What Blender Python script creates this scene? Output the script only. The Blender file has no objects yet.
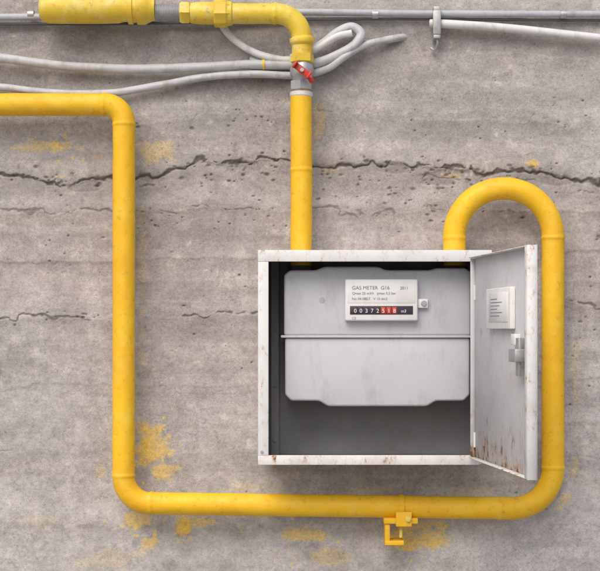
import bpy, bmesh, math, random
import numpy as np
from mathutils import Vector, Matrix
random.seed(5); rng=np.random.default_rng(7)
S=0.0025; D=3.6; CZ=1.189; H0=330.0      # survey units: 2.5 mm on the wall, eye height
def WX(u,y=0.0): return (u-300)*S*(D+y)/D
def WZ(v,y=0.0): return CZ+(H0-v)*S*(D+y)/D
def P(u,v,y=0.0): return Vector((WX(u,y),y,WZ(v,y)))
scene=bpy.context.scene
# ------------------------------------------------------------ helpers
def link(o,parent=None):
    scene.collection.objects.link(o)
    if parent: o.parent=parent
    return o
def empty(name):
    return link(bpy.data.objects.new(name,None))
def mesh_obj(name,verts,faces,mat,parent=None,smooth=True,sharp=35):
    me=bpy.data.meshes.new(name); me.from_pydata([tuple(v) for v in verts],[],faces); me.update()
    if smooth:
        me.polygons.foreach_set('use_smooth',[True]*len(me.polygons))
        try: me.set_sharp_from_angle(angle=math.radians(sharp))
        except Exception: pass
    o=bpy.data.objects.new(name,me)
    if mat: me.materials.append(mat)
    return link(o,parent)
def bm_obj(name,bm,mat,parent=None,smooth=True,sharp=35):
    bmesh.ops.recalc_face_normals(bm,faces=bm.faces[:])
    me=bpy.data.meshes.new(name); bm.to_mesh(me); bm.free()
    if smooth:
        me.polygons.foreach_set('use_smooth',[True]*len(me.polygons))
        try: me.set_sharp_from_angle(angle=math.radians(sharp))
        except Exception: pass
    me.materials.append(mat)
    return link(bpy.data.objects.new(name,me),parent)
def box(name,x0,x1,y0,y1,z0,z1,mat,parent=None,bev=0.001,seg=2,M=None):
    bm=bmesh.new(); bmesh.ops.create_cube(bm,size=1)
    x0,x1=min(x0,x1),max(x0,x1); y0,y1=min(y0,y1),max(y0,y1); z0,z1=min(z0,z1),max(z0,z1)
    for v in bm.verts:
        v.co=Vector(((x0+x1)/2+v.co.x*(x1-x0),(y0+y1)/2+v.co.y*(y1-y0),(z0+z1)/2+v.co.z*(z1-z0)))
    if bev>0: bmesh.ops.bevel(bm,geom=bm.edges[:],offset=bev,segments=seg,profile=0.5,affect='EDGES')
    if M: bmesh.ops.transform(bm,matrix=M,verts=bm.verts[:])
    return bm_obj(name,bm,mat,parent,sharp=50)
def prism(name,pts,y0,y1,mat,parent=None,bev=0.003,seg=3):
    bm=bmesh.new()
    a=[bm.verts.new((p[0],y0,p[1])) for p in pts]; b=[bm.verts.new((p[0],y1,p[1])) for p in pts]
    n=len(pts); bm.faces.new(a); bm.faces.new(b[::-1])
    for i in range(n): bm.faces.new((a[i],b[i],b[(i+1)%n],a[(i+1)%n]))
    bmesh.ops.recalc_face_normals(bm,faces=bm.faces[:])
    if bev>0: bmesh.ops.bevel(bm,geom=bm.edges[:],offset=bev,segments=seg,profile=0.5,affect='EDGES')
    return bm_obj(name,bm,mat,parent,sharp=45)
def sweep(name,path,rad,mat,parent=None,segs=32,welds=(),rough=0.0,smooth=True,sharp=40,rot=0.0):
    path=[Vector(p) for p in path]; n=len(path)
    T=[(path[min(i+1,n-1)]-path[max(i-1,0)]).normalized() for i in range(n)]
    ref=Vector((0,1,0)) if abs(T[0].y)<0.9 else Vector((1,0,0))
    N=(ref-T[0]*ref.dot(T[0])).normalized()
    verts=[];faces=[];s=0
    for i in range(n):
        if i: s+=(path[i]-path[i-1]).length
        N=(N-T[i]*N.dot(T[i])).normalized(); B=T[i].cross(N)
        r=rad(i,s) if callable(rad) else (rad[i] if isinstance(rad,(list,tuple)) else rad)
        for j in range(segs):
            a=2*math.pi*j/segs+rot; rr=r
            for w in welds:
                d=abs(s-w)
                if d<0.012: rr+=0.0019*math.exp(-(d/0.0036)**2)*(1+0.35*math.sin(a*11+w*50)+0.25*math.sin(a*23+s*900))
            if rough: rr+=rough*(math.sin(a*3+s*31)*math.sin(s*17+a)+0.5*math.sin(a*5-s*83))
            verts.append(path[i]+(N*math.cos(a)+B*math.sin(a))*rr)
    for i in range(n-1):
        for j in range(segs):
            k=(j+1)%segs
            faces.append((i*segs+j,i*segs+k,(i+1)*segs+k,(i+1)*segs+j))
    faces.append(tuple(range(segs))[::-1]); faces.append(tuple((n-1)*segs+j for j in range(segs)))
    return mesh_obj(name,verts,faces,mat,parent,smooth,sharp)
def fillet(pts,rs,step=0.003):
    out=[]; arcs=[]; s=0
    def add(p):
        nonlocal s
        if out:
            d=(p-out[-1]).length
            if d<1e-5: return
            s+=d
        out.append(p)
    def line(a,b):
        L=(b-a).length; m=max(1,int(L/step))
        for i in range(m+1): add(a.lerp(b,i/m))
    cur=pts[0]
    for i in range(1,len(pts)-1):
        p=pts[i]; d1=(pts[i-1]-p).normalized(); d2=(pts[i+1]-p).normalized(); r=rs[i-1]
        ang=d1.angle(d2); t=r/math.tan(ang/2)
        a=p+d1*t; b=p+d2*t
        line(cur,a); s0=s
        c=p+(d1+d2).normalized()*(r/math.sin(ang/2))
        va=a-c; vb=b-c; th=va.angle(vb); m=max(6,int(r*th/step))
        for k in range(m+1):
            f=k/m; add(c+(va*math.sin((1-f)*th)+vb*math.sin(f*th))/math.sin(th))
        arcs.append((s0,s)); cur=b
    line(cur,pts[-1])
    return out,arcs
def catmull(pts,sub=14):
    pts=[Vector(p) for p in pts]; q=[pts[0]*2-pts[1]]+pts+[pts[-1]*2-pts[-2]]; out=[]
    for i in range(1,len(q)-2):
        p0,p1,p2,p3=q[i-1:i+3]
        t0=0.0;t1=t0+math.sqrt((p1-p0).length);t2=t1+math.sqrt((p2-p1).length);t3=t2+math.sqrt((p3-p2).length)
        m=max(sub,int((p2-p1).length/0.01))
        for k in range(m):
            t=t1+(t2-t1)*k/m
            A1=p0*((t1-t)/(t1-t0))+p1*((t-t0)/(t1-t0)); A2=p1*((t2-t)/(t2-t1))+p2*((t-t1)/(t2-t1)); A3=p2*((t3-t)/(t3-t2))+p3*((t-t2)/(t3-t2))
            B1=A1*((t2-t)/(t2-t0))+A2*((t-t0)/(t2-t0)); B2=A2*((t3-t)/(t3-t1))+A3*((t-t1)/(t3-t1))
            out.append(B1*((t2-t)/(t2-t1))+B2*((t-t1)/(t2-t1)))
    out.append(pts[-1]); return out
def stack(name,origin,axis,prof,mat,parent,segs=32,rot=0.0):
    ax=Vector(axis).normalized(); o=Vector(origin)
    path=[];rad=[];last=-1e9
    for d,r in prof:
        d=max(d,last+1e-5); last=d
        path.append(o+ax*d); rad.append(r)
    return sweep(name,path,rad,mat,parent,segs=segs,rot=rot,sharp=30)
# ------------------------------------------------------------ materials
def newmat(name):
    m=bpy.data.materials.new(name); m.use_nodes=True; nt=m.node_tree
    return m,nt,nt.nodes['Principled BSDF']
def nd(nt,t,**k):
    n=nt.nodes.new(t)
    for a,b in k.items(): setattr(n,a,b)
    return n
def noise(nt,vec,scale,detail=5,rough=0.6):
    n=nd(nt,'ShaderNodeTexNoise'); n.inputs['Scale'].default_value=scale; n.inputs['Detail'].default_value=detail
    n.inputs['Roughness'].default_value=rough; nt.links.new(vec,n.inputs['Vector']); return n.outputs['Fac']
def ramp(nt,fac,stops):
    r=nd(nt,'ShaderNodeValToRGB'); e=r.color_ramp.elements
    while len(e)<len(stops): e.new(0.5)
    for i,(p,c) in enumerate(stops):
        e[i].position=p; e[i].color=c if len(c)==4 else (*c,1)
    nt.links.new(fac,r.inputs['Fac']); return r.outputs['Color']
def mix(nt,fac,a,b,mode='MIX'):
    m=nd(nt,'ShaderNodeMix',data_type='RGBA',blend_type=mode)
    for s,v in ((m.inputs[0],fac),(m.inputs[6],a),(m.inputs[7],b)):
        if isinstance(v,(int,float)): s.default_value=v
        elif isinstance(v,tuple): s.default_value=v if len(v)==4 else (*v,1)
        else: nt.links.new(v,s)
    return m.outputs[2]
def bump(nt,b,h,st=0.3,dist=0.002):
    n=nd(nt,'ShaderNodeBump'); n.inputs['Strength'].default_value=st; n.inputs['Distance'].default_value=dist
    nt.links.new(h,n.inputs['Height']); nt.links.new(n.outputs[0],b.inputs['Normal']); return n
def pos(nt,sc=(1,1,1)):
    g=nd(nt,'ShaderNodeNewGeometry'); m=nd(nt,'ShaderNodeMapping'); m.inputs['Scale'].default_value=sc
    nt.links.new(g.outputs['Position'],m.inputs['Vector']); return m.outputs[0]
def paint_mat(name,col,dark,rough=0.42,dirt=0.5,dirtcol=(0.16,0.10,0.03),bs=0.25,fade=None):
    m,nt,b=newmat(name); p=pos(nt)
    n1=noise(nt,p,7,5); n2=noise(nt,p,60,5,0.7); n4=noise(nt,p,22,4,0.65)
    c=mix(nt,ramp(nt,n1,[(0.35,(0,0,0)),(0.68,(1,1,1))]),dark,col)
    if fade: c=mix(nt,ramp(nt,n4,[(0.5,(0,0,0)),(0.72,(0.55,)*3)]),c,fade)
    spk=ramp(nt,n2,[(0.56,(0,0,0)),(0.70,(dirt,)*3)])
    c=mix(nt,spk,c,dirtcol)
    chip=ramp(nt,n2,[(0.715,(0,0,0)),(0.73,(0.9,)*3)])
    c=mix(nt,chip,c,(0.14,0.07,0.03))
    nt.links.new(c,b.inputs['Base Color'])
    nt.links.new(ramp(nt,n2,[(0.3,(rough-.06,)*3),(0.7,(rough+.2,)*3)]),b.inputs['Roughness'])
    bump(nt,b,mix(nt,0.5,n2,n4),bs,0.002)
    return m
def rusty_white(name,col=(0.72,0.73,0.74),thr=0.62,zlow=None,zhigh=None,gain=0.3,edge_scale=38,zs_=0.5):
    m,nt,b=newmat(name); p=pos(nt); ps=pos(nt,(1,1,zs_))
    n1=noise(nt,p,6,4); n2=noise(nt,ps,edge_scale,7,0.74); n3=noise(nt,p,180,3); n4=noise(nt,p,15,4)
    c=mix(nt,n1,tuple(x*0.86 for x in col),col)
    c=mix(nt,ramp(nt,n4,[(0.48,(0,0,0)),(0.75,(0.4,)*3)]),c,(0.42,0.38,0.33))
    f=n2
    if zlow is not None:
        g=nd(nt,'ShaderNodeNewGeometry'); sx=nd(nt,'ShaderNodeSeparateXYZ'); nt.links.new(g.outputs['Position'],sx.inputs[0])
        mr=nd(nt,'ShaderNodeMapRange'); mr.inputs['From Min'].default_value=zlow; mr.inputs['From Max'].default_value=zhigh
        mr.inputs['To Min'].default_value=gain; mr.inputs['To Max'].default_value=0; nt.links.new(sx.outputs['Z'],mr.inputs['Value'])
        a=nd(nt,'ShaderNodeMath',operation='ADD'); nt.links.new(n2,a.inputs[0]); nt.links.new(mr.outputs[0],a.inputs[1]); f=a.outputs[0]
    halo=ramp(nt,f,[(thr-0.10,(0,0,0)),(thr-0.02,(0.3,)*3),(thr+0.02,(0.8,)*3)])
    c=mix(nt,halo,c,(0.44,0.25,0.11))
    core=ramp(nt,f,[(thr+0.02,(0,0,0)),(thr+0.06,(1,1,1))])
    c=mix(nt,core,c,mix(nt,n3,(0.07,0.027,0.012),(0.28,0.115,0.045)))
    nt.links.new(c,b.inputs['Base Color'])
    nt.links.new(ramp(nt,f,[(0.3,(0.42,)*3),(thr+.03,(0.85,)*3)]),b.inputs['Roughness'])
    bump(nt,b,mix(nt,0.5,n2,n3),0.3,0.0015)
    return m
def plain(name,col,rough=0.5,metal=0.0,var=0.25,sc=30,bs=0.15,dirt=0.0):
    m,nt,b=newmat(name); p=pos(nt); n=noise(nt,p,sc,5,0.65)
    c=mix(nt,n,tuple(x*(1-var) for x in col),tuple(min(1,x*(1+var*.6)) for x in col))
    if dirt:
        n2=noise(nt,pos(nt,(1,1,.35)),26,5,.7)
        c=mix(nt,ramp(nt,n2,[(0.5,(0,0,0)),(0.72,(dirt,)*3)]),c,(0.20,0.17,0.14))
    nt.links.new(c,b.inputs['Base Color']); b.inputs['Metallic'].default_value=metal
    nt.links.new(ramp(nt,n,[(0.3,(rough-.07,)*3),(0.7,(min(1,rough+.12),)*3)]),b.inputs['Roughness'])
    bump(nt,b,n,bs,0.001); return m
Y=paint_mat('yellow_gas_paint',(0.89,0.535,0.012),(0.82,0.45,0.010),rough=.5,dirt=0.45,dirtcol=(0.42,0.23,0.03),fade=(0.86,0.60,0.08))
Y2=paint_mat('yellow_fitting_paint',(0.83,0.62,0.06),(0.72,0.49,0.04),rough=0.4,dirt=0.7,dirtcol=(0.34,0.27,0.14),bs=0.6,fade=(0.80,0.74,0.36))
WHITE=rusty_white('white_box_paint',(0.80,0.80,0.81),thr=0.66)
LIPM=rusty_white('white_box_paint_chipped',(0.80,0.80,0.80),thr=0.635,edge_scale=52)
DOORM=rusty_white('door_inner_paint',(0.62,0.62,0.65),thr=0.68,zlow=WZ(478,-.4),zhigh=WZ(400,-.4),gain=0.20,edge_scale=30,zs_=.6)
FLB=rusty_white('white_bottom_flange',(0.80,0.79,0.78),thr=0.60,edge_scale=40)
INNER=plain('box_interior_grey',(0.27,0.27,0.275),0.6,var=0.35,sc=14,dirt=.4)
METER=plain('meter_enamel',(0.56,0.57,0.61),0.42,var=0.12,sc=8,bs=0.1,dirt=.28)
PLAST=plain('index_plastic',(0.80,0.80,0.80),0.35,var=0.05,dirt=.15)
BLACK=plain('black_plastic',(0.045,0.035,0.05),0.4)
INK=plain('printed_ink',(0.16,0.17,0.24),0.6)
REDM=plain('red_paint',(0.62,0.05,0.03),0.4,var=0.3,dirt=.4)
GALV=plain('galvanised_steel',(0.50,0.50,0.51),0.45,metal=0.6,var=0.35,sc=60,bs=0.3,dirt=.5)
STEELP=plain('grey_conduit_paint',(0.46,0.48,0.52),0.5,var=0.3,sc=22,dirt=.5)
PVC=plain('grey_pvc',(0.54,0.545,0.57),0.5,var=0.28,sc=18,dirt=.55)
PVCW=plain('white_pvc',(0.70,0.70,0.71),0.45,var=0.15,sc=18,dirt=.45)
RUBB=plain('dark_rubber',(0.10,0.10,0.11),0.6)
PAPER=plain('paper_label',(0.82,0.82,0.80),0.6,var=0.08,sc=40,dirt=.3)
# ------------------------------------------------------------ wall (numpy relief)
def vnoise(U,V,cell,seed,aspect=1.0,octs=4,pers=0.55):
    r=np.random.default_rng(seed); out=np.zeros((len(V),len(U))); amp=1;tot=0
    for o in range(octs):
        cx=cell*aspect/2**o; cy=cell/2**o
        gu=(U-U.min())/cx; gv=(V-V.min())/cy
        G=r.random((int(gv.max())+3,int(gu.max())+3))*2-1
        iu=np.floor(gu).astype(int); fu=gu-iu; fu=fu*fu*(3-2*fu)
        iv=np.floor(gv).astype(int); fv=gv-iv; fv=fv*fv*(3-2*fv)
        A=G[iv][:,iu];B=G[iv][:,iu+1];C=G[iv+1][:,iu];E=G[iv+1][:,iu+1]
        fu_=fu[None,:];fv_=fv[:,None]
        out+=amp*((A*(1-fu_)+B*fu_)*(1-fv_)+(C*(1-fu_)+E*fu_)*fv_); tot+=amp; amp*=pers
    return out/tot
def axis(lo,a,b,hi,step,coarse):
    L=np.linspace(lo,a,int((a-lo)/coarse)+1)[:-1]; M=np.arange(a,b,step); R=np.linspace(b,hi,int((hi-b)/coarse)+1)
    return np.concatenate([L,M,R])
xs=axis(-5,-0.90,0.90,5,0.0019,0.06); zs=axis(0.0,0.54,2.05,3.2,0.0019,0.05)
U=300+xs/S; V=H0-(zs-CZ)/S
Vi=-V
nU=len(U);nV=len(V)
def vn(cell,seed,aspect=1.0,octs=4,pers=0.55): return vnoise(U,Vi,cell,seed,aspect,octs,pers)
UU=np.broadcast_to(U[None,:],(nV,nU)); VV=np.broadcast_to(V[:,None],(nV,nU))
n_big=vn(220,1,1.4); n_mid=vn(60,2,1.8,5); n_fine=vn(10,3,1.3,3,0.6); n_jag=vn(28,4,1.0,4,0.65); n_str=vn(14,5,9,4,0.6); n_vert=vn(120,6,0.18,4,0.55)
n_p=vn(36,8,1.1,5,0.65); n_p2=vn(9,9,1.0,3,0.7)
n_w=vn(90,11,2.0,3); n_line=vn(9,12,34,3,0.6); n_line2=vn(34,13,14,4,0.6); n_blot=vn(48,15,1.5,6,0.66)
h=0.0022*n_big+0.0018*n_mid+0.0009*n_fine+0.0006*n_str+0.0006*n_line*np.clip(.5+n_w,0,1)+.0012*n_blot
dark=np.zeros_like(h)
def sm(x,a,b):
    t=np.clip((x-a)/(b-a),0,1); return t*t*(3-2*t)
def lift(pts,off,rag,seed):
    c=np.interp(U,[p[0] for p in pts],[p[1] for p in pts])
    r=vnoise(U,np.array([0.0,1.0]),60,seed,1.0,5,0.6)[0]*rag
    return (c+r)[None,:]
ck=lift([(-1500,178),(0,176),(60,186),(110,178),(160,176),(200,164),(240,163),(300,162),(350,165),(420,166),(470,174),(540,176),(600,184),(2500,180)],0,8,21)
l1=lift([(-1500,212),(0,212),(300,207),(600,212),(2500,212)],0,6,22)
l2=lift([(-1500,312),(0,316),(255,314),(560,296),(600,306),(2500,306)],0,6,23)
l3=lift([(-1500,262),(0,262),(250,258),(600,252),(2500,252)],0,4,24)
l4=lift([(-1500,455),(0,452),(130,448),(600,462),(2500,462)],0,6,25)
l5=lift([(-1500,50),(0,52),(300,46),(600,60),(2500,60)],0,6,26)
l6=lift([(-1500,385),(0,388),(300,384),(600,380),(2500,385)],0,4,27)
l7=lift([(-1500,118),(0,122),(300,114),(600,122),(2500,118)],0,5,28)
l8=lift([(-1500,525),(0,522),(300,528),(600,524),(2500,528)],0,5,29)
jj=n_jag*4
for L,dz in ((ck,-0.003),(l1,0.003),(l2,0.0026),(l3,-0.0014),(l4,0.0012),(l5,0.0014),(l6,-.0011),(l7,.0014),(l8,.001)):
    h+=dz*sm(VV+jj,L-1.5,L+1.5)
def crack(L,w,depth,thr,seed,k=1.0):
    global h,dark
    g=vn(22,seed,2.0,5,0.7)
    wid=w*np.clip((g-thr)*2.6,0,1)*(1+1.1*n_fine)
    d=np.abs(VV+n_jag*9+n_fine*4-L)
    m=1-sm(d,wid*0.25,wid+0.6); m*=sm(wid,0.1,0.6)
    h-=depth*m; dark=np.maximum(dark,m*k)
    halo=(1-sm(d,0,14))*np.clip(g+0.2,0,1); dark[:]=np.maximum(dark,halo*0.2)
crack(ck,2.5,0.0042,-0.24,31,.95)
crack(ck+np.float64(9),1.3,0.002,0.08,41,.7)
crack(l1,1.5,0.0022,-.06,32,0.65)
crack(l2,1.8,0.003,-0.16,33,0.8)
crack(l3,1.1,0.0015,0.1,34,0.5)
crack(l4,1.1,0.0015,0.12,35,0.45)
crack(l7,0.9,0.001,0.06,36,0.45)
def hole(u,v,r,depth,k,asp=1.0):
    global h,dark
    i0,i1=np.searchsorted(U,[u-r*2*asp,u+r*2*asp]); j0,j1=np.searchsorted(Vi,[-v-r*2,-v+r*2])
    if i1-i0<1 or j1-j0<1: return
    d=np.hypot((U[i0:i1][None,:]-u)/asp,(V[j0:j1][:,None]-v))*(1+0.7*n_fine[j0:j1,i0:i1])
    m=1-sm(d,r*0.35,r*1.2)
    h[j0:j1,i0:i1]-=depth*m; dark[j0:j1,i0:i1]=np.maximum(dark[j0:j1,i0:i1],k*m)
for _ in range(700):
    hole(rng.uniform(-80,680),rng.uniform(-30,620),rng.uniform(0.4,1.0),0.001,rng.uniform(.25,.7))
for cu,cv,su,sv,n,rm in ((235,168,40,9,34,1.8),(440,172,70,8,50,1.8),(60,183,60,8,28,1.5),(400,192,80,12,44,1.4),(340,215,60,10,18,1.2),(200,220,60,10,20,1.2),
        (160,130,60,20,18,1.2),(480,130,80,30,26,1.2),(40,316,60,4,20,1.3),(585,320,12,40,14,1.3),(210,340,40,40,10,1.1),(60,240,60,20,14,1.1),(250,112,16,30,14,1.1),(320,497,90,5,9,1.2)):
    for _ in range(n): hole(rng.normal(cu,su),rng.normal(cv,sv),rng.uniform(0.6,rm)*rng.choice([1,1,1.3]),0.003,rng.uniform(.4,.9),rng.uniform(0.9,2.0))
for cu,cv,a,b,dd in ((240,167,22,7,.002),(455,178,40,8,.0025),(395,168,20,6,.002),(80,186,28,6,.002),(350,168,14,5,.002),(150,180,20,5,.002),(560,180,22,6,.002)):
    m=np.exp(-(((UU-cu)/a)**2+((VV-cv)/b)**2))*np.clip(0.6+n_jag*2.2,0,1.2); m=sm(m,0.3,0.55)
    h-=dd*m; dark=np.maximum(dark,0.28*m*(1+n_fine))
# ---- colour
base=np.stack([np.full_like(h,0.445),np.full_like(h,0.418),np.full_like(h,0.406)],-1)
def tint(mask,col): 
    global base
    mask=np.clip(mask,0,1)
    base=base*(1-mask[...,None])+np.array(col)*mask[...,None]
tint(sm(n_big+0.35*n_mid,-0.15,0.5)*0.55,(0.51,0.488,0.475))
tint(sm(-n_big+0.4*n_mid,0.0,0.6)*0.5,(0.37,0.335,0.325))
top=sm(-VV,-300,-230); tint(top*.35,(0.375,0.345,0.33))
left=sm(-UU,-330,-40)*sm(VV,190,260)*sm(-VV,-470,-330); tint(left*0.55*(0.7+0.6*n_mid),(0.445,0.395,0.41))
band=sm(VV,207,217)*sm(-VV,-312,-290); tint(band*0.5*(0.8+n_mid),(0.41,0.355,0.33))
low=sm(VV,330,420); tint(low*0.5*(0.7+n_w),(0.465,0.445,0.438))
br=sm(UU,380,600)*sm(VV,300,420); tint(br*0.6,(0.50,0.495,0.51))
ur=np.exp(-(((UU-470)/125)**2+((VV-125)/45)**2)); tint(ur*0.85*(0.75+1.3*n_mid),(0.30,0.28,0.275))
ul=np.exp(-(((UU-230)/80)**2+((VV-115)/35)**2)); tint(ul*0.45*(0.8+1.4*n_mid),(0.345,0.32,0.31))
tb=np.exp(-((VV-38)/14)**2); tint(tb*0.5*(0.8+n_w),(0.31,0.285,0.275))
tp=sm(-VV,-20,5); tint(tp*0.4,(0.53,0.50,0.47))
tint(sm(n_blot,0.08,0.38)*0.38,(0.56,0.535,0.51))
tint(sm(-n_blot,0.08,0.38)*0.42,(0.315,0.285,0.275))
ckb=np.exp(-((VV-ck-6)/16)**2)*np.clip(0.6+1.6*n_w,0,1); tint(ckb*0.5,(0.30,0.27,0.255))
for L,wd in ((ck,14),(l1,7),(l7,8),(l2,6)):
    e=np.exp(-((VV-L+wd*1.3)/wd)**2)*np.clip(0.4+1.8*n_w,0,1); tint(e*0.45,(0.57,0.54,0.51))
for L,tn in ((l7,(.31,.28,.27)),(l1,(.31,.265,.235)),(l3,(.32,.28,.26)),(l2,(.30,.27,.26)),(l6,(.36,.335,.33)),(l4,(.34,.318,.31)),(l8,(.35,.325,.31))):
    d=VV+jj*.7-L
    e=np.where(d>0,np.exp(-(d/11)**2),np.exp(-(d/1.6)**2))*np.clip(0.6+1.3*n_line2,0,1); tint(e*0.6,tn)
tint(sm(n_line+0.5*n_line2,0.2,0.6)*0.3,(0.54,0.515,0.49))
tint(sm(-n_line+0.5*n_line2,0.2,0.6)*0.32,(0.34,0.31,0.295))
tint(sm(n_line2,0.12,0.5)*0.38,(0.38,0.335,0.32))
drip=sm(n_vert,0.12,0.5)*sm(VV,165,250)*0.28; tint(drip,(0.55,0.525,0.51))
drip2=sm(-n_vert,0.2,0.55)*0.22; tint(drip2,(0.33,0.305,0.295))
mott=1+0.17*n_fine+0.18*n_mid+0.10*n_str+0.12*n_p2
base*=mott[...,None]
sand=sm(n_p2+0.4*n_fine,0.45,0.7)*0.4; tint(sand,(0.60,0.565,0.52))
gr=sm(-n_p2+0.3*n_fine,0.42,0.7)*0.38; tint(gr,(0.26,0.235,0.225))
py=np.zeros_like(h)
def splash(u,v,a,b,st,thr=0.0):
    global py
    g=np.exp(-(((UU-u)/a)**2+((VV-v)/b)**2)*1.2)
    py=np.maximum(py,st*sm(g+0.55*n_p+0.35*n_p2,0.55+thr,0.88+thr)*(g>0.03))
for a in ((50,147,46,12,.55,-.05),(95,157,20,8,.35),(158,152,28,18,.4,-.05),(152,448,24,28,.85,-.15),(165,470,22,12,.65,-.1),(142,430,14,16,.5),(140,520,18,14,.65,-.1),(150,542,14,10,.55,-.1),(183,531,11,12,1.0,-.25),
          (200,522,24,7,.55,-.05),(120,400,16,24,.25),(305,535,30,9,.6,-.1),(335,556,34,12,.35,-.05),(432,540,26,16,.8,-.1),(404,538,26,20,.85,-.15),(425,525,30,9,.65,-.05),(532,163,11,8,.6,-.1),(575,380,8,80,.2),(560,500,16,14,.45),
          (330,170,14,6,.2),(265,62,30,6,.65,-.1),(320,120,10,40,.3),(100,470,14,20,.3),(455,175,14,6,.35),(100,560,60,14,.18),(142,300,10,120,.2),(40,520,40,12,.15),(370,490,50,7,.2),(250,487,60,7,.18),(470,492,40,7,.2),(575,470,12,30,.3)): splash(*a)
for _ in range(150):
    cu,cv=random.choice([(150,455),(150,455),(183,535),(420,540),(145,525),(300,530),(60,150)])
    u=rng.normal(cu,20);v=rng.normal(cv,15);r=rng.uniform(.5,1.9)
    py=np.maximum(py,(np.hypot(UU-u,VV-v)<r)*0.7)
base_y=np.array((0.78,0.53,0.09))
m=np.clip(py*(0.85+0.5*n_fine),0,1)[...,None]; base=base*(1-m)+base_y*m
h+=0.0006*py
dk=np.clip(dark,0,1)[...,None]; base=base*(1-dk*0.82)+np.array((0.07,0.056,0.05))*dk*0.82
base=np.clip(base,0.01,0.9)
X=np.broadcast_to(xs[None,:],(nV,nU)); Z=np.broadcast_to(zs[:,None],(nV,nU))
co=np.stack([X,-h,Z],-1).reshape(-1,3).astype(np.float32)
idx=np.arange(nV*nU).reshape(nV,nU)
q=np.stack([idx[:-1,:-1],idx[:-1,1:],idx[1:,1:],idx[1:,:-1]],-1).reshape(-1)
nf=len(q)//4
me=bpy.data.meshes.new('concrete_wall'); me.vertices.add(nV*nU); me.vertices.foreach_set('co',co.ravel())
me.loops.add(len(q)); me.loops.foreach_set('vertex_index',q.astype(np.int32))
me.polygons.add(nf); me.polygons.foreach_set('loop_start',np.arange(0,len(q),4,dtype=np.int32)); me.polygons.foreach_set('loop_total',np.full(nf,4,dtype=np.int32))
me.update(calc_edges=True); me.polygons.foreach_set('use_smooth',np.ones(nf,dtype=bool))
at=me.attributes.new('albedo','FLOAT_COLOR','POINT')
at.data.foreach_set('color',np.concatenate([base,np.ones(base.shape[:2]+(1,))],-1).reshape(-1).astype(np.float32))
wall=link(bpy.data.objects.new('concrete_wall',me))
m,nt,b=newmat('weathered_concrete')
a=nd(nt,'ShaderNodeAttribute',attribute_name='albedo'); p=pos(nt)
f1=noise(nt,p,420,2,0.7); f2=noise(nt,p,130,4,0.7)
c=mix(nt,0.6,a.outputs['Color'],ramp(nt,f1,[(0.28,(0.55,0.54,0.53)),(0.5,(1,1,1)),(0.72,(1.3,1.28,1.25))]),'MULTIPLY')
c=mix(nt,0.7,c,ramp(nt,f2,[(0.3,(0.70,0.69,0.68)),(0.5,(1,1,1)),(0.7,(1.2,1.18,1.16))]),'MULTIPLY')
nt.links.new(c,b.inputs['Base Color']); b.inputs['Roughness'].default_value=0.93
b.inputs['Specular IOR Level'].default_value=0.25
bump(nt,b,mix(nt,0.4,f2,f1),0.7,0.0022)
me.materials.append(m)
CORE=plain('concrete_core',(0.38,0.36,0.34),0.95,sc=4)
box('wall_core',-5,5,0.03,0.35,0.0,3.19,CORE,wall,bev=0)
GR=plain('ground_gravelly_soil',(0.27,0.25,0.22),0.95,var=0.45,sc=9,bs=0.8)
mesh_obj('ground',[(-60,-60,0),(60,-60,0),(60,60,0),(-60,60,0)],[(0,1,2,3)],GR,smooth=False)
PVM=plain('pavement_concrete',(0.34,0.33,0.31),0.92,var=0.25,sc=12,bs=0.5)
box('pavement',-5,5,-1.5,-0.02,-0.05,0.06,PVM,None,bev=0.01)
# ------------------------------------------------------------ main gas pipe
yp=-0.072; R=11.2*S*(D+yp)/D
k=S*(D+yp)/D
gp=empty('gas_pipe')
pts=[P(-1500,105,yp),P(124,104.5,yp),P(123.5,503,yp),P(553,509,yp),P(553,188.5,yp),P(454,188.5,yp),P(454.5,266,yp)]
path,arcs=fillet(pts,[19*k,27*k,40*k,48.5*k,48.5*k])
w=[]
for i,(a0,a1) in enumerate(arcs): w+=[a0-0.002,a1+0.002]
w.append(arcs[1][1]+(500-150)*k)
w=[x for x in w if abs(x-arcs[3][1])>0.01 and abs(x-arcs[4][0])>0.01]
sweep('pipe_run',path,R,Y,gp,segs=40,welds=w,rough=0.0003)
hg=empty('pipe_bracket')
sx=WX(401,yp); sz=WZ(507,yp)
bm=bmesh.new(); vs=[]
for i in range(48):
    t=2*math.pi*i/48
    row=[]
    for dx,rr in ((-.006,R+.0005),(-.006,R+.0035),(.006,R+.0035),(.006,R+.0005)):
        row.append(bm.verts.new((sx+dx,yp+math.cos(t)*rr,sz+math.sin(t)*rr)))
    vs.append(row)
for i in range(48):
    A=vs[i];B=vs[(i+1)%48]
    for j in range(4): bm.faces.new((A[j],A[(j+1)%4],B[(j+1)%4],B[j]))
bm_obj('strap',bm,Y,hg)
def pb(name,u0,u1,v0,v1,y0,y1,mat,par,bev=.0012,M=None):
    ym=min(y0,y1); return box(name,WX(u0,ym),WX(u1,ym),y0,y1,WZ(v1,ym),WZ(v0,ym),mat,par,bev,2,M)
pb('bracket_arm',384,418,518.5,524,-0.105,0.01,Y,hg)
pb('bracket_leg',385,390,524,545,-0.1,-0.05,Y,hg)
pb('bracket_foot',385,404,541,545.5,-0.102,-0.052,Y,hg)
pb('bracket_tab',396,412,512,527,-0.11,-0.103,Y,hg,bev=.002)
stack('bolt_head',P(408,519,-0.110),(0,-1,0),[(0,0.0001),(0.0001,.007),(.006,.007),(.0065,.0055),(.0066,.0001)],Y2,hg,segs=6)
stack('bolt',P(401,517,-0.09),(0,0,-1),[(0,.0045),(.05,.0045),(.051,.003)],Y2,hg,segs=12)
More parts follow.
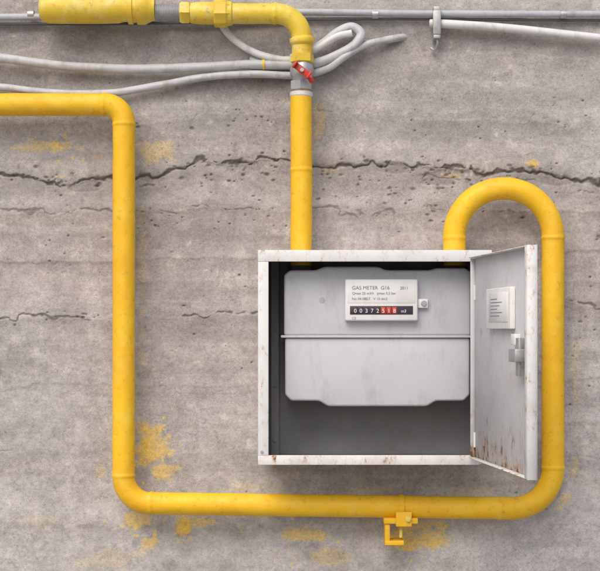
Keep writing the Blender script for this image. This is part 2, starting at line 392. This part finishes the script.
# ------------------------------------------------------------ inlet pipe + valve + regulator
ip=empty('gas_inlet_pipe')
Ri=10.8*k
pth,ar=fillet([P(301,92,yp),P(301.5,180,yp),P(301,266,yp)],[0.3])
sweep('drop_pipe',pth,Ri,Y,ip,segs=40,welds=[(170-92)*k],rough=0.0003)
elb,ar=fillet([P(228,13.5,yp),P(302,13.5,yp),P(302,56,yp)],[26*k])
s0,s1=ar[0]
def er(i,s): return 10.2*k+ (2.2*k*(1-min(1,abs(s-(s1+0.004))/0.010)**4) if abs(s-(s1+0.004))<0.010 else 0)+(1.6*k if s<0.012 else 0)
sweep('elbow_pipe',elb,er,Y2,ip,segs=40,welds=[s0-.003],rough=0.0003)
gv=empty('gas_valve')
o=P(302,54,yp)
stack('valve_upper_nut',o,(0,0,-1),[(0,.0001),(.0001,11*k),(.001,12.2*k),(8*k,12.2*k),(9*k,11*k),(9.2*k,.001)],Y2,gv,segs=6,rot=.3)
stack('valve_body',P(302,62,yp),(0,0,-1),[(0,9*k),(3*k,10.5*k),(7*k,12*k),(12*k,12*k),(16*k,10.5*k),(19*k,9*k),(20*k,9*k)],GALV,gv,segs=32)
stack('valve_lower_nut',P(301.5,81,yp),(0,0,-1),[(0,.0001),(.0001,10.5*k),(.001,11.6*k),(9*k,11.6*k),(9.6*k,10*k),(12*k,9.5*k),(13*k,9.5*k)],GALV,gv,segs=6,rot=.1)
stack('thread_collar',P(301.3,92,yp),(0,0,-1),[(0,10*k),(.5*k,11.4*k),(4*k,11.4*k),(5*k,10.8*k)],PVCW,gv)
stack('valve_stem',P(302,70,yp-12*k+.003),(0,-1,0),[(0,.009),(.010,.009),(.011,.006),(.022,.006)],GALV,gv,segs=20)
hm=Matrix.Translation(P(302,70,yp-12*k-.018))@Matrix.Rotation(math.radians(38),4,'Y')
box('handle_plate',-.022,.022,-.0015,.0015,-.008,.008,REDM,gv,.001,2,hm)
box('handle_wing_a',-.024,-.019,-.014,.0012,-.0095,.0095,REDM,gv,.001,2,hm)
box('handle_wing_b',.019,.024,-.014,.0012,-.0095,.0095,REDM,gv,.001,2,hm)
stack('handle_nut',P(302,70,yp-12*k-.0198),(0,-1,0),[(0,.0001),(.0001,.005),(.005,.005),(.0051,.0001)],GALV,gv,segs=6)
box('valve_tag',-.006,.006,-.001,.001,-.018,.0,REDM,gv,.0005,1,Matrix.Translation(P(309,76,yp-.035))@Matrix.Rotation(-.5,4,'Y'))
rg=empty('gas_regulator')
z=8.5
o=P(40,z,yp)
stack('regulator_body',o,(1,0,0),[(0,.0001),(.0001,9*k),(3*k,13*k),(8*k,14.5*k),(20*k,15*k),(60*k,15*k),(78*k,14.6*k),(84*k,13.2*k),(88*k,13.2*k),(88.5*k,15.6*k),(93*k,15.6*k),(93.5*k,14*k),(97*k,14*k),(97.5*k,16*k),(105*k,16*k),(108*k,14.5*k),(113*k,12*k),(115*k,12*k),(115.2*k,.001)],Y2,rg,segs=40)
stack('bonnet',P(84,z-8,yp),(0,0,1),[(0,16*k),(10*k,16*k),(11*k,22*k),(16*k,22*k),(17*k,14*k),(40*k,12*k),(44*k,9*k),(44.2*k,.001)],Y2,rg,segs=40)
stack('threaded_nipple',P(155,12.5,yp),(1,0,0),sum([[(i*1.6*k,8.0*k),((i*1.6+.8)*k,8.8*k)] for i in range(20)],[]),GALV,rg,segs=28)
stack('union_nut',P(180,12.5,yp),(1,0,0),[(0,.001),(.0001,10.5*k),(2*k,12*k),(8*k,12*k),(10*k,11*k),(10.2*k,.001)],Y2,rg,segs=6,rot=.2)
stack('union_body',P(190,13,yp),(1,0,0),[(0,9*k),(1*k,10.2*k),(12*k,11.2*k),(24*k,11.2*k),(27*k,10*k),(28*k,9*k)],Y2,rg,segs=36)
stack('hex_collar',P(214,13.3,yp),(1,0,0),[(0,.001),(.0001,12.5*k),(1.5*k,13.8*k),(12*k,13.8*k),(13.5*k,12.6*k),(17*k,11.8*k),(18*k,10.5*k)],Y2,rg,segs=8,rot=.2)
sweep('riser_pipe',[P(62,2,yp),P(62,-150,yp),P(62,-760,yp)],10.5*k,Y2,rg,segs=28)
# ------------------------------------------------------------ conduits and cables
def cable(name,pts,r,mat,parent=None):
    path=catmull([P(*p) for p in pts],14)
    return sweep(name,path,r,mat,parent,segs=18,rough=0.0004,sharp=60)
rail=empty('steel_conduit')
path=catmull([P(-1400,14,-.02),P(-400,15,-.02),P(0,17,-.02),P(160,14.5,-.02),P(300,12,-.02),P(420,13.5,-.02),P(600,14,-.02),P(1100,12,-.02),P(2000,13,-.02)],30)
sweep('conduit_tube',path,3.4*S,STEELP,rail,segs=20,rough=.0002)
for u in (-260,28,372,560,900):
    stack('saddle',P(u,14.5,-.02),(1,0,0),[(0,.001),(.0001,4.4*S),(6*S,4.4*S),(6.1*S,.001)],GALV,rail,segs=16)
cable('thin_cable',[(-1400,22,-.014),(-300,24,-.014),(0,24,-.014),(160,23,-.014),(330,19,-.014),(600,20,-.014),(1100,19,-.014),(2000,20,-.014)],1.4*S,RUBB,parent=rail)
cable('flexible_conduit',[(-1400,40,-.03),(-500,50,-.03),(-100,52,-.03),(0,58,-.03),(55,65,-.03),(130,69,-.03),(200,67,-.03),(250,64.5,-.03),(285,65,-.03),(312,64,-.03),(335,56,-.035),(354,45,-.04),(361,34,-.035),(352,27,-.03),(338,32,-.03),(322,44,-.025),(300,57,-.02),(270,62,-.016),(250,60,-.014)],4.6*S,PVC)
cable('flexible_conduit',[(-1400,96,-.026),(-500,88,-.026),(-100,83,-.026),(0,87,-.026),(50,92.5,-.026),(110,93,-.026),(155,86,-.026),(205,77,-.028),(255,74,-.03),(300,75,-.026),(328,68,-.03),(345,56,-.04),(362,46,-.03),(380,41,-.02),(397,38,-.008),(404,37,.004)],3.7*S,PVC)
cable('flexible_conduit',[(214,-40,-.03),(217,5,-.03),(224,28,-.03),(243,46,-.03),(268,57,-.032),(296,59,-.03),(318,48,-.03),(338,36,-.045),(352,33,-.05)],3.6*S,PVCW)
wp=empty('plastic_conduit')
path=catmull([P(430,23.5,-.022),P(437,23.5,-.026),P(500,27.5,-.026),P(600,38,-.026),P(1000,76,-.026),P(1900,150,-.026)],30)
sweep('conduit_tube',path,4.3*S,PVCW,wp,segs=20)
ch=empty('conduit_clamp')
pb('clamp_plate',433,441,10,34,-.046,-.040,GALV,ch)
pb('clamp_back',433.5,440.5,6,12,-.044,.008,GALV,ch)
pb('clamp_lip',433.5,440.5,34,38,-.044,-.006,GALV,ch)
path=catmull([P(437,36,-.03),P(437.5,44,-.03),P(435,50,-.02),P(431,48,-.01)],8)
sweep('clamp_hook',path,1.5*S,GALV,ch,segs=10)
stack('cable_tie',P(262,64.5,-.031),(1,0.05,0),[(0,.001),(.0001,5.2*S),(2.5*S,5.2*S),(2.6*S,.001)],Y2,None,segs=18)
# ------------------------------------------------------------ meter box
yf=-0.23
mb=empty('gas_meter_box')
L,Rr,T,B=WX(258,yf),WX(492,yf),WZ(250,yf),WZ(465,yf)
il,ir,it,ib=WX(268.5,yf),WX(474,yf),WZ(261.5,yf),WZ(455.5,yf)
box('flange_top',L,Rr,yf,yf+.003,it,T,LIPM,mb,.0009)
box('flange_bottom',L,Rr-.030,yf,yf+.003,B,ib,FLB,mb,.0009)
box('flange_bottom_end',Rr-.0295,Rr,yf+.0005,yf+.003,B+.002,ib,FLB,mb,.0009)
box('flange_left',L,il,yf,yf+.003,ib+.0004,it-.0004,LIPM,mb,.0009)
box('flange_right',ir,Rr,yf,yf+.003,ib+.0004,it-.0004,LIPM,mb,.0009)
e=.0025
box('shell_top',L+e,Rr-e,yf+.0032,.008,T-e-.002,T-e,WHITE,mb,.0006)
box('shell_bottom',L+e,Rr-e,yf+.0032,.008,B+e,B+e+.002,WHITE,mb,.0006)
box('shell_left',L+e,L+e+.002,yf+.0032,.008,B+e+.0022,T-e-.0022,WHITE,mb,.0006)
box('shell_right',Rr-e-.002,Rr-e,yf+.0032,.008,B+e+.0022,T-e-.0022,WHITE,mb,.0006)
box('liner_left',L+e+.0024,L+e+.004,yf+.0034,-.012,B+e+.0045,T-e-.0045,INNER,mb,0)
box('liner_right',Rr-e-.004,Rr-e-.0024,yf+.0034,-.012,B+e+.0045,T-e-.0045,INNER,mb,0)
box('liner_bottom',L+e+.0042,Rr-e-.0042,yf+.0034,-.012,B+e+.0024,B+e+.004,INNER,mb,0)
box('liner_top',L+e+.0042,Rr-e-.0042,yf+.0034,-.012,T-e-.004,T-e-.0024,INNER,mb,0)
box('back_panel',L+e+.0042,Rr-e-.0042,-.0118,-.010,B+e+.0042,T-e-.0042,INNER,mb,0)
box('return_left',il-.0025,il-.0005,yf+.0032,yf+.022,ib+.001,it-.001,WHITE,mb,.0004)
box('return_bottom',il,ir,yf+.0032,yf+.016,ib-.0025,ib-.0005,WHITE,mb,.0004)
box('return_top',il,ir,yf+.0032,yf+.016,it+.0005,it+.0025,WHITE,mb,.0004)
pb('mounting_stile',271,279,262,455,-.05,-.046,INNER,mb)
for v in (280,330,385,440): stack('stile_bolt',P(275,v,-.05),(0,-1,0),[(0,.0001),(.0001,.005),(.004,.005),(.0041,.0001)],INNER,mb,segs=6)
stack('outer_bolt',P(262,452,yf),(0,-1,0),[(0,.0001),(.0001,.004),(.003,.0035),(.0031,.0001)],GALV,mb,segs=6)
for u in (301,454.5):
    stack('pipe_grommet',Vector((WX(u,yp),yp,T-e-.001)),(0,0,1),[(0,R+.006),(.004,R+.006),(.007,R+.001)],RUBB,mb)
hx,hy=WX(474.5,yf),yf-.003
ex,ey=WX(536.5,yf-.508),yf-.508
du=Vector((ex-hx,ey-hy,0)); DW=du.length; du.normalize()
inn=Vector((du.y,-du.x,0))
if inn.x>0: inn=-inn
zt=WZ(244.5,yf-.508); zb=WZ(480.5,yf-.508)
M=Matrix(((du.x,inn.x,0,hx),(du.y,inn.y,0,hy),(0,0,1,0),(0,0,0,1)))
dr=bpy.data.objects.new('door',None); link(dr,mb)
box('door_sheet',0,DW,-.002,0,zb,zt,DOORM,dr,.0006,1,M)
rd=.019
box('door_rim_free',DW-.0025,DW,.0003,rd,zb+.0005,zt-.0005,LIPM,dr,.0006,1,M)
box('door_rim_return',DW-.020,DW-.003,rd-.002,rd-.0002,zb+.003,zt-.003,FLB,dr,.0005,1,M)
box('door_rim_top',.006,DW-.003,.0003,rd-.003,zt-.0025,zt-.0005,FLB,dr,.0006,1,M)
box('door_rim_bottom',.006,DW-.003,.0003,rd-.003,zb+.0005,zb+.0025,FLB,dr,.0006,1,M)
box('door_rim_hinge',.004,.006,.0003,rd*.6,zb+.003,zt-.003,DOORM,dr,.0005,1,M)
def zd(v,t): return WZ(v,hy-t*abs(ey-hy))
box('meter_card_pocket',.30*DW,.70*DW,.0005,.012,zd(329,.5),zd(288,.5),PAPER,dr,.002,2,M)
box('pocket_card',.36*DW,.66*DW,.0122,.0135,zd(322,.5),zd(293,.5),PLAST,dr,.0004,1,M)
for i in range(6): box('card_line',.39*DW,(.50+.04*((i*2)%3))*DW,.0136,.0138,zd(299.4+i*3.4,.5),zd(298.7+i*3.4,.5),INK,dr,0,1,M)
box('latch_plate',.76*DW,.93*DW,.0005,.005,zd(368,.8),zd(338,.8),GALV,dr,.001,2,M)
box('latch_body',.80*DW,.90*DW,.0052,.030,zd(362,.85),zd(349,.85),GALV,dr,.002,2,M)
box('latch_tongue',.84*DW,.885*DW,.014,.020,zd(376,.85),zd(338,.85),GALV,dr,.001,2,M)
box('latch_bracket',.72*DW,.78*DW,.0005,.014,zd(345,.75),zd(334,.75),PLAST,dr,.001,2,M)
for v in (285,432):
    stack('hinge_barrel',Vector((hx-.001,hy-.002,WZ(v,yf))),(0,0,-1),[(0,.0001),(.0001,.005),(.035,.005),(.0351,.0001)],LIPM,mb,segs=16)
# ------------------------------------------------------------ gas meter
gm=empty('gas_meter'); ym0,ym1=-.165,-.035
def poly(pts): return [(WX(a,ym0),WZ(b_,ym0)) for a,b_ in pts]
prism('case_upper',poly([(284,335.4),(471,335.4),(471,272),(466,268),(436,268),(430,270),(386,270),(378,266.5),(324,266.5),(316,270),(290,270),(284,275)]),ym0,ym1,METER,gm,.006,4)
prism('case_lower',poly([(285,337.6),(470,337.6),(470,395),(464,401),(436,401),(427,406.5),(328,406.5),(319,401),(291,401),(285,395)]),ym0,ym1,METER,gm,.006,4)
prism('seam_flange',poly([(281,335.3),(281,337.7),(473,337.7),(473,335.3)]),ym0-.006,ym1+.0,METER,gm,.001,2)
for u in (301,454.5):
    o=Vector((WX(u,yp),yp,WZ(271,yp)))
    stack('meter_coupling',o,(0,0,1),[(0,R+.004),(.006,R+.005),(.012,R+.005),(.0125,R+.001)],RUBB,gm,segs=8)
yi=ym0-.022
def ib_(name,u0,u1,v0,v1,y0,y1,mat,bev=.0008): return box(name,WX(u0,y0),WX(u1,y0),y0,y1,WZ(v1,y0),WZ(v0,y0),mat,gm,bev)
ib_('index_housing',345,418,279,321,yi,ym0+.001,PLAST,.004)
ib_('index_window',350,413,306,314.5,yi-.0012,yi+.001,BLACK,.0005)
ib_('index_bezel',347.5,415.5,283,303,yi-.0008,yi+.001,PLAST,.0004)
for i in range(8):
    a0=353+i*5.6
    ib_('digit_wheel',a0,a0+4.6,307,313.6,yi-.0020,yi-.0010,(REDM if i>4 else BLACK),.0004)
def text(s,u,v,size,mat,y):
    c=bpy.data.curves.new('print','FONT'); c.body=s; c.size=size; c.extrude=.0001; c.materials.append(mat)
    t=bpy.data.objects.new('index_print',c); link(t,gm); t.location=P(u,v,y); t.rotation_euler=(math.radians(90),0,0); return t
for i,ch_ in enumerate('00372518'): text(ch_,353.9+i*5.6,312.7,.0135,PLAST,yi-.0022)
text('m3',401,312.5,.010,PLAST,yi-.0016)
text('GAS METER  G16',352,289.5,.012,INK,yi-.0012)
text('Qmax 25 m3/h   pmax 0,5 bar',352,294.5,.0085,INK,yi-.0012)
text('No 0418827   V 10 dm3',352,300,.0085,INK,yi-.0012)
text('2011',400,289.5,.010,INK,yi-.0012)
text('CE',352,319.4,.008,INK,yi-.0002)
ib_('index_tab',418,428,299,308,yi+.010,ym0,PLAST,.001)
stack('seal',P(424,303.5,yi+.009),(0,-1,0),[(0,.0001),(.0001,.007),(.003,.006),(.0031,.0001)],GALV,gm,segs=20)
stack('approval_sticker',P(322,300,ym0-.0002),(0,-1,0),[(0,.0001),(.0001,.007),(.0006,.007),(.0007,.0001)],GALV,gm,segs=24)
# ------------------------------------------------------------ light, sky, camera
elev,az=48,22
d=Vector((-math.sin(math.radians(az))*math.cos(math.radians(elev)),-math.cos(math.radians(az))*math.cos(math.radians(elev)),math.sin(math.radians(elev))))
sl=bpy.data.lights.new('sun','SUN'); sl.energy=1.5; sl.angle=math.radians(45); sl.color=(1,.97,.93)
so=link(bpy.data.objects.new('sun',sl)); so.rotation_euler=d.to_track_quat('Z','Y').to_euler(); so.location=d*10
wd=bpy.data.worlds.new('World'); scene.world=wd; wd.use_nodes=True; nt=wd.node_tree
sk=nt.nodes.new('ShaderNodeTexSky'); sk.sky_type='NISHITA'; sk.sun_disc=False; sk.sun_elevation=math.radians(elev)
sk.sun_rotation=math.atan2(d.x,d.y); sk.air_density=1.0; sk.dust_density=4; sk.ozone_density=0.6
bg=nt.nodes['Background']; nt.links.new(sk.outputs[0],bg.inputs['Color']); bg.inputs['Strength'].default_value=0.15
cam=bpy.data.cameras.new('camera'); cam.lens=86.4; cam.sensor_width=36; cam.shift_y=44.5/600; cam.clip_end=500; cam.clip_start=.05
co_=link(bpy.data.objects.new('camera',cam)); co_.location=(0,-D,CZ); co_.rotation_euler=(math.radians(90),0,0)
scene.camera=co_
scene.view_settings.view_transform='Standard'; scene.view_settings.look='None'; scene.view_settings.exposure=0
